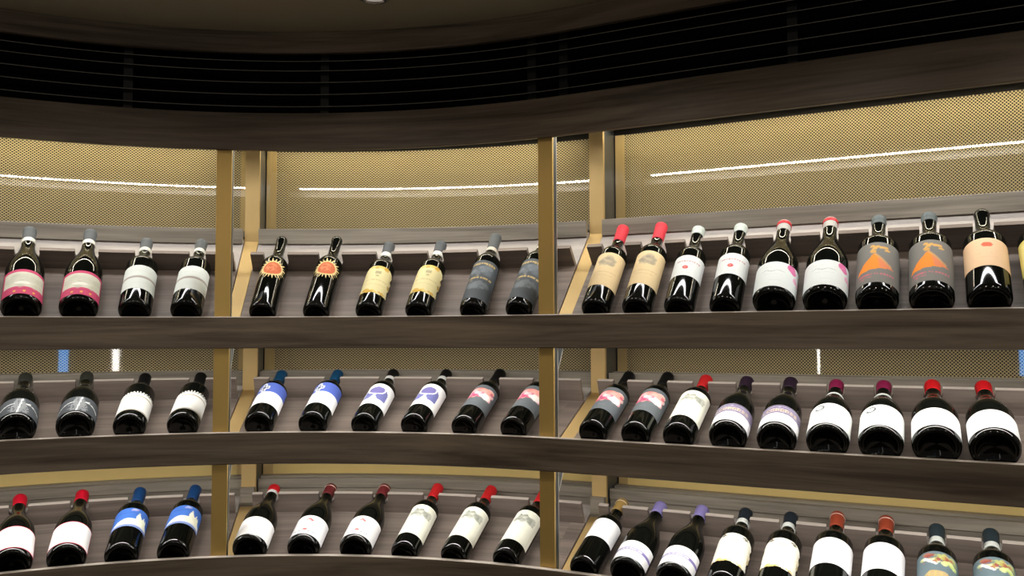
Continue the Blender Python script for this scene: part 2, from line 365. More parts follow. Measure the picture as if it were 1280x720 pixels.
for r in range(3):
    c, sn = math.cos(INC[r]), math.sin(INC[r])
    zc = TOP[r] + DROP[r]
    def on(l, t): return (D0 + l * c - t * sn, zc + l * sn + t * c)       # (along the slope, above it) -> (d, z)
    LB = {0: 0.400, 1: 0.360, 2: 0.360}[r]
    for b in range(3):
        s0, s1 = BAYS[b]
        sm = max(min((s0 + s1) / 2, 1.3), -0.6)
        sh = thing('display_shelf', f'sloped walnut bottle shelf, {ROWN[r]} row of the {BAYN[b]} bay', 'shelf', W(sm, D0, zc), 'sloped display shelves')
        g = Geo()
        def slab(a0, b0, l0): g.sweep(a0, b0, [on(l0, -.014), on(l0, 0), on(SN + .006, 0), on(SN + .006, -.014)])
        cut = None
        if b == 0: cut = S_POST[0] - .0215
        if b == 1: cut = S_POST[1] - .0215
        lf = (0.0515 - D0) / c + .014 * math.tan(INC[r])
        if cut: slab(s0, cut, 0.0); slab(cut, s1, lf)
        else: slab(s0, s1, 0.0)
        g.build('sloped_board', M['board_wood'], sh)
        g = Geo(); g.sweep(s0, s1, [on(SN + .0062, -.014), on(SN + .0062, 0), on(LB, 0), on(LB, -.014)]); g.build('upper_board', M['wash_lit_wood'], sh)
        # neck rest with a round notch for every bottle
        ns = sorted(q[1] for q in BT if q[0] == r and s0 < q[1] < s1)
        info = {q[1]: q for q in BT if q[0] == r}
        S = set(); n = int((s1 - s0) / .03)
        for i in range(n + 1): S.add(round(s0 + (s1 - s0) * i / n, 5))
        tops = []
        pts = []
        e0 = s0 + .003 if b > 0 else s0; e1 = s1 - .003 if b < 2 else s1
        inside = lambda x: any(abs(x - q) < .038 for q in ns)
        for x in S:
            if e0 < x < e1 and not inside(x): pts.append((x, TN))
        pts += [(e0, TN), (e1, TN)]
        for q in ns:
            _, _, rb, Lb, _, kb = info[q]
            lp = SN + DROP[r] * sn - .002                    # where the neck rest crosses this bottle
            wn = max(.0195, rad_at(profile('bur' if kb in BURGUNDY else 'bdx', rb, Lb), lp - .004) + .0025)
            yc = rb + .0015
            off = math.sin(math.radians(info[q][4])) * (SN - .03)
            cx = q + off
            pts.append((cx - wn - .0001, TN)); pts.append((cx + wn + .0001, TN))
            for k in range(17):
                a = math.pi * k / 16
                x = cx - wn * math.cos(a); t = max(.001, yc - wn * math.sin(a) * 1.02)
                pts.append((x, min(t, TN)))
        pts.sort()
        g = Geo(); th = .012
        dz = lambda l, t: on(SN + l, t)
        for i in range(len(pts) - 1):
            (xa, ta), (xb, tb) = pts[i], pts[i + 1]
            P = lambda x, l, t: W(x, *dz(l, t))
            g.face([P(xa, 0, 0.0003), P(xb, 0, 0.0003), P(xb, 0, tb), P(xa, 0, ta)], [(xa, 0), (xb, 0), (xb, tb), (xa, ta)])
            g.face([P(xb, th, 0.0003), P(xa, th, 0.0003), P(xa, th, ta), P(xb, th, tb)], [(xb, 0), (xa, 0), (xa, ta), (xb, tb)])
            g.face([P(xa, 0, ta), P(xb, 0, tb), P(xb, th, tb), P(xa, th, ta)], [(xa, ta), (xb, tb), (xb, tb + th), (xa, ta + th)], 1 if r > 0 and ta > TN - .001 and tb > TN - .001 else 0)
        for (x, t), o1 in ((pts[0], 1), (pts[-1], -1)):
            q4 = [P(x, 0, 0.0003), P(x, 0, t), P(x, th, t), P(x, th, 0.0003)]
            g.face(q4 if o1 > 0 else q4[::-1], [(0, 0), (0, t), (th, t), (th, 0)])
        g.build('neck_rest', [M['board_wood'], M['edge']], sh)
        rt = RAIL_TOP[r]
        g = Geo(); g.sweep(s0 + .001, s1 - .001, chamf(RAIL_D[r], RAIL_D[r] + .014, rt - RAIL_H[r], rt, .001)); g.build('back_rail', M['rail_wood'], sh)
        if r == 2:
            g = Geo(); g.sweep(s0 + .001, s1 - .001, rect(0.329, 0.338, zc + (0.329 - D0) * math.tan(INC[r]) + .0003, rt - RAIL_H[r] - .0003)); g.build('filler_board', M['rail_wood'], sh)
        g = Geo(); g.sweep(s0 + .001, s1 - .001, rect(0.362, 0.394, rt - .016, rt + .002)); g.build('rear_ledge', M['rail_wood'], sh)

for k in range(2):
    sc, sp = S_COL[k], S_POST[k]
    side = ('left', 'right')[k]
    col = thing('back_column', f'pale brass column at the back behind the {side} post', 'column', W(sc, 0.31, -EYE), 'brass back columns')
    g = Geo(); g.sweep(sc - .0172, sc + .0172, chamf(0.304, 0.316, -EYE, 0.598, .0008), step=.05); g.build('column_face', M['pale_brass'], col)
    g = Geo(); g.sweep(sc - .0168, sc + .0168, rect(0.3163, 0.402, -EYE, 0.598), step=.05); g.build('steel_core', M['steel'], col)
    for r in range(3):
        c, sn = math.cos(INC[r]), math.sin(INC[r]); zc = TOP[r] + DROP[r]
        def on(l, t): return (D0 + l * c - t * sn, zc + l * sn + t * c)
        l1 = (0.3035 - D0) / c
        g = Geo(); g.sweep(sc - .0165, sc + .0165, [on(.012, -.010), on(.012, -.003), on(l1, -.003), on(l1, -.010)], step=.05)
        g.build('divider_strip', M['pale_brass'], col)
    g = Geo(); g.sweep(sc - .0165, sc + .0165, rect(0.285, 0.3035, -0.500, -0.442), step=.05); g.build('foot_block', M['rail_wood'], col)
    post = thing('shelf_post', f'{side} brass front post running down through all three shelf rows', 'post', W(sp, 0.03, -EYE), 'brass front posts')
    g = Geo(); g.sweep(sp - .019, sp + .019, chamf(0.0165, 0.024, -EYE, 0.571, .0008), step=.05); g.build('brass_face', M['brass'], post)
    g = Geo(); g.sweep(sp - .017, sp + .0165, rect(0.0242, 0.046, -EYE, 0.571), step=.05); g.build('steel_channel', M['steel'], post)
    g = Geo(); g.sweep(sp - .0178, sp + .0178, rect(0.0462, 0.050, -EYE, 0.571), step=.05); g.build('edge_strip', M['bright_steel'], post)
    for r in (0, 1):
        zt = BOT[r] + .018
        g = Geo()
        A = [(0.0505, zt - .075), (0.0505, zt), (0.092, zt), (0.088, zt - .018)]
        g.sweep(sp + .0125, sp + .0165, A, step=.05); q = g.build('gusset_plate', M['steel'], post)
        g = Geo(); g.sweep(sp + .012, sp + .0170, [(0.0505, zt - .0790), (0.0505, zt - .0752), (0.0885, zt - .0178), (0.0905, zt - .0195)], step=.05); g.build('bright_edge', M['bright_steel'], q)

ZR = [(0.235, 0.570), (-0.150, 0.075), (-0.470, -0.225)]
for r in range(3):
    for b in range(3):
        s0, s1 = BAYS[b]; z0, z1 = ZR[r]
        sm = max(min((s0 + s1) / 2, 1.3), -0.6)
        lab = f'gold perforated metal back panel behind glass, {ROWN[r]} row of the {BAYN[b]} bay'
        if r == 2: lab = f'plain gold strip of back panel showing above the bottom row, {BAYN[b]} bay'
        pn = thing('perforated_panel', lab, 'panel', W(sm, .405, z0), 'gold back panels')
        zb = z0 + (.012 if r < 2 else .10)
        g = Geo()
        a0, a1 = s0 + .024, s1 - .024
        n = int((a1 - a0) / .03)
        for i in range(n):
            x0 = a0 + (a1 - a0) * i / n; x1 = a0 + (a1 - a0) * (i + 1) / n
            g.face([W(x0, .406, zb), W(x1, .406, zb), W(x1, .406, z1), W(x0, .406, z1)], [(x0, zb), (x1, zb), (x1, z1), (x0, z1)])
        g.build('perforated_sheet', M['mesh'], pn)
        g = Geo(); g.sweep(s0 + .0005, s0 + .024, rect(.4035, .409, z0, z1), step=.05); g.build('side_frame', M['pale_brass'], pn)
        g = Geo(); g.sweep(s1 - .024, s1 - .0005, rect(.4035, .409, z0, z1), step=.05); g.build('side_frame', M['pale_brass'], pn)
        g = Geo(); g.sweep(s0 + .024, s1 - .024, rect(.4035, .409, z0, zb)); g.build('bottom_frame', M['pale_brass'] if r < 2 else M['gold_sheet'], pn)
        g = Geo(); n = int((s1 - s0) / .02)
        for i in range(n + 1):
            x0 = s0 + (s1 - s0) * i / n; g.v += [W(x0, .397, z0), W(x0, .397, z1)]
        for i in range(n): g.f.append([2 * i, 2 * i + 2, 2 * i + 3, 2 * i + 1]); g.uv += [(0, 0)] * 4; g.mi.append(0)
        if r < 2:
            o = g.build('glass_pane', M['pane'], pn, smooth=True)

# lights on the far side of the room, seen mirrored in the glass panes
M['tube'] = emit('light_tube', (1.0, 0.98, 0.94), 16.0); M['screen'] = emit('blue_screen', (0.10, 0.42, 1.0), 7.0)
for (x, y, lab) in ((-0.635, -0.09, 'slim upright white light tube mirrored as a bright line in the glass'),):
    t = thing('light_tube', lab, 'lamp', (x, y, 0.95))
    v, f = lathe([(.0005, -.20), (.007, -.20), (.007, .60), (.0005, .60)], 16); local_mesh('tube', v, f, M['tube'], t)
    v, f = lathe([(.0005, -.22), (.018, -.22), (.018, -.198), (.0005, -.198)], 16); local_mesh('end_cap', v, f, M['steel'], t)
    v, f = lathe([(.0005, -.95), (.09, -.95), (.09, -.93), (.010, -.925), (.010, -.22), (.0005, -.22)], 16); local_mesh('stand', v, f, M['steel'], t)
t = thing('screen', 'small blue lit screen across the room, mirrored in the left glass pane', 'screen', (-0.12, -1.43, 0.0))
v, f = lathe([(.0005, 0), (.11, 0), (.11, .015), (.012, .02), (.012, 1.22), (.0005, 1.22)], 16); local_mesh('stand', v, f, M['steel'], t)
def box(x0, x1, y0, y1, z0, z1):
    v = [(x, y, z) for x in (x0, x1) for y in (y0, y1) for z in (z0, z1)]
    return v, [(0, 1, 3, 2), (4, 6, 7, 5), (0, 4, 5, 1), (2, 3, 7, 6), (0, 2, 6, 4), (1, 5, 7, 3)]
v, f = box(-.026, .026, -.01, .01, 1.22, 1.44); local_mesh('case', v, f, M['black'], t, False)
v, f = box(-.022, .022, .0102, .0112, 1.24, 1.43); local_mesh('display', v, f, M['screen'], t, False)

# ------------------------------------------------------------------ label printing: colours laid on a fine grid of points
NU, NV = 60, 52
class Paint:
    def __init__(self, asp, base):
        u = np.linspace(0, 1, NU + 1); v = np.linspace(0, 1, NV + 1)
        self.U, self.V = np.meshgrid(u, v); self.asp = asp
        self.c = np.zeros((NV + 1, NU + 1, 3)); self.c[:] = lin(base); self.m = np.ones((NV + 1, NU + 1), bool)
        self.rng = np.random.RandomState(5)
    def put(self, mask, col, a=1.0):
        self.c[mask] = self.c[mask] * (1 - a) + np.array(lin(col)) * a
    def rect(self, u0, v0, u1, v1, col, a=1.0): self.put((self.U >= u0) & (self.U <= u1) & (self.V >= v0) & (self.V <= v1), col, a)
    def ell(self, cu, cv, ru, rv, col, a=1.0): self.put(((self.U - cu) / ru) ** 2 + ((self.V - cv) / rv) ** 2 <= 1, col, a)
    def inpoly(self, pts):
        r = np.zeros(self.U.shape, bool); n = len(pts)
        for i in range(n):
            (x0, y0), (x1, y1) = pts[i], pts[(i + 1) % n]
            cnd = ((y0 > self.V) != (y1 > self.V)) & (self.U < (x1 - x0) * (self.V - y0) / ((y1 - y0) or 1e-9) + x0)
            r ^= cnd
        return r
    def poly(self, pts, col, a=1.0): self.put(self.inpoly(pts), col, a)
    def line(self, pts, w, col, a=1.0):
        X = self.U * self.asp; m = np.zeros(X.shape, bool)
        for i in range(len(pts) - 1):
            x0, y0, x1, y1 = pts[i][0] * self.asp, pts[i][1], pts[i + 1][0] * self.asp, pts[i + 1][1]
            L2 = (x1 - x0) ** 2 + (y1 - y0) ** 2 or 1e-9
            t = np.clip(((X - x0) * (x1 - x0) + (self.V - y0) * (y1 - y0)) / L2, 0, 1)
            m |= np.hypot(X - x0 - t * (x1 - x0), self.V - y0 - t * (y1 - y0)) < w
        self.put(m, col, a)
    def blobs(self, u0, v0, u1, v1, cols, n, size, a=0.8):
        for i in range(n):
            cu = self.rng.uniform(u0, u1); cv = self.rng.uniform(v0, v1); k = size * self.rng.uniform(.5, 1.3)
            self.ell(cu, cv, k / self.asp * self.rng.uniform(.6, 1.6), k, cols[i % len(cols)], a)
    def dash(self, u0, u1, v, h, col, n=9, a=0.8):
        for i in range(n):
            x = u0 + (u1 - u0) * i / n
            self.rect(x, v - h * self.rng.uniform(.4, 1) / 2, x + (u1 - u0) / n * self.rng.uniform(.5, .95), v + h / 2, col, a)
    FONT = {'L': (4, 4, 4, 4, 7), 'E': (7, 4, 6, 4, 7), 'O': (7, 5, 5, 5, 7), 'N': (5, 7, 7, 5, 5), 'A': (2, 5, 7, 5, 5), 'R': (6, 5, 6, 5, 5), 'D': (6, 5, 5, 5, 6)}
    def text(self, s, u0, u1, v0, v1, col):
        cw = (u1 - u0) / (len(s) * 4 - 1); rh = (v1 - v0) / 5
        for i, chh in enumerate(s):
            for r_, bits in enumerate(self.FONT[chh]):
                for k in range(3):
                    if bits & (4 >> k):
                        x = u0 + (i * 4 + k) * cw; y = v1 - (r_ + 1) * rh
                        self.rect(x, y, x + cw, y + rh, col)

GREY, BLACKC = (92, 96, 100), (22, 22, 24)
WHITE = (236, 240, 238)
def d_pink(p):
    p.rect(.06, .30, .94, .90, (218, 217, 200)); p.blobs(.18, .35, .82, .8, [(196, 196, 178), (206, 204, 190)], 26, .10, .5)
    p.ell(.45, .45, .16, .06, (236, 234, 224)); p.dash(.3, .7, .20, .03, (190, 60, 100), 7, .6)
    for u in (.32, .5, .68): p.ell(u, .11, .03, .035, (226, 176, 80))
def d_twoband(p):
    p.rect(0, .45, 1, .53, (176, 168, 163)); p.rect(0, .53, 1, .545, (205, 205, 200)); p.dash(.25, .75, .75, .05, (214, 220, 216), 8, .7); p.dash(.3, .7, .25, .03, (214, 220, 216), 8, .7)
def d_sun(p):
    X = (p.U - .5) * p.asp; Y = p.V - .5; R = np.hypot(X, Y) * 2; A = np.arctan2(Y, X)
    m = R < .66
    rays = 24
    ph = (A * rays / (2 * math.pi)) % 1.0
    amp = np.where(((A * rays / (2 * math.pi)) // 1) % 2 == 0, 1.0, .9)
    m |= (np.abs(ph - .5) < .42 * (1.0 - R / (amp * 1.06)) / .38) & (R < amp)
    p.m = m
    p.put(R > .56, (232, 208, 150)); p.put(R <= .54, (206, 108, 72))
    p.put((R <= .54) & (np.hypot(X + .03, Y - .04) < .16), (224, 136, 96)); p.blobs(.36, .36, .64, .64, [(190, 92, 62), (226, 140, 100)], 14, .05, .5)
def outline_scroll(p, seed):
    pts = []
    for a, r in ((0, .93), (.22, .99), (.4, .86), (.55, .97), (.75, .9), (.95, .93), (1.2, .98), (1.57, .93), (1.95, .98), (2.2, .93), (2.4, .9), (2.6, .97), (2.8, .86), (3.0, .99), (3.14, .93), (3.4, .98), (3.65, .86), (3.9, 1.0), (4.2, .98), (4.45, .99), (4.71, .95), (5.0, .99), (5.25, .98), (5.5, .99), (5.8, .84), (6.05, .98)):
        k = r / max(abs(math.cos(a)), abs(math.sin(a))) ** .72
        pts.append((.5 + .5 * k * math.cos(a), .5 + .5 * k * math.sin(a)))
    p.m = p.inpoly(pts)
def d_scroll(p):
    outline_scroll(p, 1)
    gold = (214, 170, 60)
    p.blobs(.1, .02, .9, .12, [gold, (232, 206, 110)], 14, .05, .8); p.blobs(.28, .88, .72, .98, [gold, (232, 206, 110)], 8, .05, .8)
    p.blobs(.86, .4, .98, .75, [(190, 160, 80), (240, 226, 170)], 8, .05, .8); p.blobs(.02, .4, .12, .75, [gold, (240, 226, 170)], 8, .05, .7)
    p.rect(.42, .68, .58, .78, (160, 150, 118), .7); p.rect(.46, .58, .54, .64, (160, 150, 118), .6); p.dash(.2, .8, .47, .03, (196, 180, 130), 10, .6); p.dash(.25, .75, .32, .02, (206, 190, 140), 10, .6)
def d_scrollwhite(p):
    outline_scroll(p, 2)
    p.blobs(.1, .02, .9, .08, [(222, 190, 110), (240, 222, 160)], 14, .045, .8); p.blobs(.88, .35, .98, .75, [(190, 170, 120), (236, 228, 196)], 9, .05, .8)
    for u in (.26, .72): p.line([(u - .06, .90), (u, .93), (u + .05, .89)], .018, (120, 112, 92)); p.ell(u, .88, .03, .02, (70, 64, 52))
    p.rect(.42, .74, .58, .78, (170, 168, 160), .8); p.rect(.46, .68, .52, .70, (196, 194, 186), .8)
def d_slate(p):
    gold = (206, 180, 120)
    p.dash(.18, .85, .90, .05, gold, 10, .8); p.blobs(.25, .64, .75, .82, [(128, 136, 142), (112, 118, 126)], 26, .05, .5)
    p.dash(.1, .85, .53, .05, gold, 9, .9); p.dash(.1, .85, .585, .018, (180, 170, 140), 9, .7); p.dash(.1, .85, .47, .018, (180, 170, 140), 9, .7)
    p.blobs(.25, .26, .75, .42, [(128, 136, 142), (116, 124, 130)], 24, .05, .5); p.line([(.12, .16), (.88, .16)], .006, (170, 176, 180))
def d_beige(p):
    p.poly([(.28, .60), (.34, .78), (.46, .92), (.60, .90), (.70, .72), (.66, .60)], (186, 172, 146), .75); p.blobs(.33, .62, .64, .85, [(160, 148, 128), (196, 180, 150), (150, 142, 126)], 26, .05, .5)
    p.dash(.2, .8, .40, .02, (196, 172, 132), 10, .8); p.dash(.28, .72, .3, .018, (200, 176, 136), 10, .7); p.line([(.2, .36), (.8, .36)], .005, (204, 180, 140))
def d_reddot(p):
    p.dash(.22, .8, .70, .07, (202, 160, 160), 10, .9); p.dash(.38, .62, .86, .035, (214, 180, 180), 6, .8); p.dash(.32, .68, .55, .02, (200, 196, 196), 8, .8)
    p.ell(.46, .40, .065, .085, (206, 92, 92)); p.ell(.45, .41, .03, .035, (226, 140, 130)); p.dash(.4, .6, .16, .02, (206, 204, 204), 6, .7)
def d_petal(p):
    p.ell(.76, .88, .085, .15, (222, 112, 168)); p.ell(.80, .80, .07, .12, (228, 128, 178)); p.ell(.86, .52, .06, .10, (238, 176, 206)); p.ell(.94, .46, .04, .09, (240, 190, 214))
    p.line([(.25, .62), (.33, .67), (.42, .60), (.52, .66), (.64, .62)], .012, (190, 196, 196)); p.dash(.3, .62, .5, .02, (206, 210, 210), 8, .7); p.dash(.25, .5, .78, .018, (206, 210, 210), 6, .6); p.dash(.4, .6, .25, .02, (212, 214, 214), 6, .6)
def d_volcano(p):
    p.poly([(.10, .28), (.26, .5), (.42, .70), (.46, .70), (.62, .48), (.74, .36), (.5, .33)], (238, 138, 46)); p.poly([(.52, .36), (.48, .66), (.62, .48), (.76, .36)], (214, 128, 96), .8)
    p.line([(.44, .70), (.50, .63), (.62, .50), (.7, .42)], .018, (198, 160, 104), .8)
    for (u, v) in ((.40, .78), (.43, .84), (.40, .90), (.48, .88), (.55, .86), (.61, .87), (.64, .80)): p.ell(u, v, .045, .03, (210, 164, 92))
    p.rect(.38, .72, .46, .80, (206, 156, 84), .9); p.dash(.16, .78, .205, .05, (206, 108, 122), 12, .9); p.dash(.14, .4, .13, .035, (196, 112, 122), 6, .8)
def d_peach(p):
    p.ell(.5, .76, .085, .085, (222, 106, 80)); p.dash(.2, .8, .47, .02, (214, 172, 132), 12, .8); p.dash(.36, .64, .30, .016, (220, 180, 142), 8, .7)
def d_yellow(p):
    p.rect(.1, .1, .9, .9, (232, 220, 140)); p.dash(.2, .8, .6, .06, (160, 140, 70), 8, .7)
def d_tree(p):
    w = (222, 224, 224)
    p.line([(.47, .05), (.50, .5), (.53, .95)], .018, w); p.rng = np.random.RandomState(3)
    for k in range(16):
        v = .08 + .84 * k / 15; wd = .20 * (1 - abs(v - .35) * .9) if v < .55 else .16 * (1.15 - v) * 1.5
        p.line([(.48 - wd * p.rng.uniform(.6, 1), v + .02), (.5, v), (.5 + wd * p.rng.uniform(.6, 1), v + .02)], .008, (190, 194, 196), .9)
    p.line([(.04, .30), (.15, .48), (.28, .60), (.40, .64)], .018, w); p.line([(.60, .66), (.72, .63), (.84, .50), (.9, .42)], .018, w); p.line([(.60, .66), (.68, .72)], .02, w)
def d_lace(p):
    p.rect(0, .88, 1, 1, (230, 230, 224)); 
    for k in range(17): p.ell(k / 16, .90 + .02 * (k % 2), .02, .05, (96, 100, 96), .7)
    p.rect(0, .79, 1, .86, WHITE); p.rect(0, .72, 1, .78, (182, 172, 156)); p.rect(0, .0, 1, .045, (170, 164, 152)); p.rect(0, .045, 1, .06, (205, 205, 200))
    m = np.zeros(p.U.shape, bool) | (p.V < .94)
    for k in range(14): m |= ((p.U - (k + .5) / 14) / .030) ** 2 + ((p.V - .94) / .06) ** 2 < 1
    p.m = m
def d_bluecross(p):
    p.rect(0, .55, 1, 1, (84, 104, 186)); w = (226, 230, 240); d = (60, 74, 96)
    for (du, dv) in ((-.085, 0), (.085, 0), (0, .12), (0, -.12)): p.ell(.30 + du, .76 + dv, .062, .085, w)
    for (du, dv) in ((-.085, 0), (.085, 0), (0, .12), (0, -.12)): p.ell(.30 + du, .76 + dv, .025, .036, d)
    p.ell(.30, .76, .04, .055, d)
def d_goblet(p):
    pu = (108, 110, 164); w = WHITE
    p.m[:] = True
    arch = ((np.abs(p.U - .46) < .31) & (p.V > .26) & (p.V < .56)) | ((((p.U - .46) / .31) ** 2 + ((p.V - .56) / .27) ** 2 < 1) & (p.V >= .56))
    p.put(arch, pu)
    bowl = (((p.U - .44) / .20) ** 2 + ((p.V - .70) / .19) ** 2 < 1) & (p.V < .83)
    ring = (((p.U - .44) / .235) ** 2 + ((p.V - .70) / .225) ** 2 < 1) & ~bowl & (p.V < .76)
    p.put(ring, w); p.put(bowl & arch, (118, 112, 170))
    p.poly([(.40, .49), (.48, .49), (.465, .40), (.54, .28), (.34, .28), (.415, .40)], w); p.ell(.435, .42, .018, .026, pu); p.ell(.445, .34, .018, .026, pu)
def d_rose(p):
    p.rect(.08, .42, .82, .84, (226, 100, 118)); p.blobs(.12, .44, .80, .82, [(240, 190, 194), (206, 66, 98), (232, 160, 146), (180, 76, 128), (244, 214, 210)], 46, .07, .75)
    p.rect(.08, .78, .82, .84, (232, 140, 112), .6); p.blobs(.50, .45, .79, .6, [(250, 240, 236)], 8, .07, .8); p.dash(.2, .7, .2, .02, (142, 146, 150), 9, .4)
def d_chateau(p):
    p.rect(0, 0, 1, 1, (238, 238, 222)); p.poly([(.22, .62), (.30, .76), (.36, .88), (.42, .82), (.52, .86), (.6, .78), (.72, .80), (.82, .72), (.80, .58), (.5, .66)], (150, 154, 140)); 
    p.blobs(.28, .62, .78, .78, [(148, 152, 140), (186, 188, 176), (206, 206, 192)], 34, .045, .6); p.dash(.2, .8, .40, .03, (228, 228, 214), 9, .8); p.rect(.88, .05, .885, .98, (222, 222, 204))
def d_purple(p):
    for k in range(20):
        a = min(1, max(0, (k - 2) / 4)); v0 = .36 + .64 * k / 20
        p.rect(0, v0, 1, v0 + .03, (74, 54, 104), a)
    p.rng = np.random.RandomState(2); p.blobs(.05, .42, .95, .62, [(236, 236, 240), (150, 130, 180)], 16, .04, .25)
    p.text('LEONARDO', .14, .80, .64, .78, (206, 184, 150)); p.dash(.36, .56, .90, .04, (226, 216, 226), 5, .9); p.dash(.4, .8, .54, .02, (200, 180, 190), 8, .6)
def d_ring(p):
    R = np.hypot((p.U - .31) * p.asp, p.V - .80); p.put((R < .13) & (R > .075), (92, 97, 97)); p.put((R < .13) & (R > .075) & (p.U < .28) & (p.V > .82), WHITE)
    p.dash(.14, .2, .6, .02, (214, 216, 216), 2, .7)
def d_plain(p): p.dash(.3, .7, .5, .02, (232, 234, 234), 8, .5)
def d_redline(p):
    for e in ((0, 0, 1, .03), (0, .97, 1, 1), (0, 0, .02, 1), (.98, 0, 1, 1)): p.rect(*e, (206, 66, 92))
    p.dash(.3, .7, .5, .02, (234, 230, 232), 8, .5)
def d_skyline(p):
    p.rect(0, 0, 1, .12, (120, 140, 196)); p.rect(0, .10, 1, .14, (206, 214, 230)); cr = (238, 238, 216)
    p.poly([(.10, .14), (.22, .30), (.36, .42), (.60, .44), (.60, .60), (.64, .78), (.66, .80), (.69, .62), (.74, .52), (.78, .70), (.81, .50), (.84, .66), (.87, .34), (.94, .24), (.96, .14)], cr)
    p.blobs(.25, .18, .85, .36, [(246, 246, 230), (226, 226, 204)], 14, .05, .5); p.blobs(.42, .86, .58, .94, [(196, 160, 190), (170, 180, 220)], 6, .04, .8); p.line([(.2, .78), (.36, .72), (.52, .76), (.7, .70)], .012, (60, 84, 160), .6)
def d_collar(p): p.dash(.14, .26, .62, .025, (206, 206, 206), 4, .7)
def d_emblem(p):
    p.poly([(.34, .70), (.44, .86), (.50, .80), (.56, .72), (.48, .70), (.45, .78)], (186, 52, 52), .9); p.ell(.42, .25, .05, .055, (196, 110, 110)); p.dash(.2, .7, .16, .03, (130, 132, 142), 9, .9); p.dash(.3, .6, .09, .02, (190, 192, 198), 8, .7)
    p.line([(.94, .2), (.94, .85)], .008, (200, 202, 206))
def d_goldcap(p): p.line([(.2, .74), (.3, .86), (.36, .90)], .008, (200, 200, 204)); p.dash(.3, .45, .9, .03, (196, 196, 204), 3, .8)
def d_lavender(p):
    p.rect(.0, .44, 1, .58, (136, 126, 184)); p.rect(.16, .465, .70, .555, WHITE); p.dash(.18, .68, .51, .05, (120, 108, 172), 12, .9)
def d_rust(p): p.dash(.12, .26, .90, .02, (196, 196, 200), 5, .8); p.line([(.10, .76), (.24, .76)], .006, (150, 150, 156)); p.dash(.12, .2, .82, .02, (206, 206, 208), 3, .8); p.dash(.7, .76, .2, .02, (190, 190, 194), 2, .8)
def d_fruit(p):
    p.blobs(.22, .62, .84, .92, [(176, 150, 80), (168, 100, 82), (156, 166, 100), (206, 206, 172), (150, 70, 62), (176, 184, 112)], 60, .045, .8)
    p.blobs(.58, .56, .82, .72, [(186, 206, 120), (206, 220, 150)], 12, .06, .8); p.line([(.30, .74), (.36, .66), (.46, .58)], .030, (240, 240, 240)); p.line([(.26, .76), (.34, .70)], .03, (236, 236, 240))
    p.poly([(.24, 0), (.26, .22), (.36, .36), (.62, .36), (.74, .22), (.76, 0)], (176, 156, 112)); 
    for u in (.34, .44, .54, .64): p.rect(u, 0, u + .018, .34, (206, 170, 100), .8)

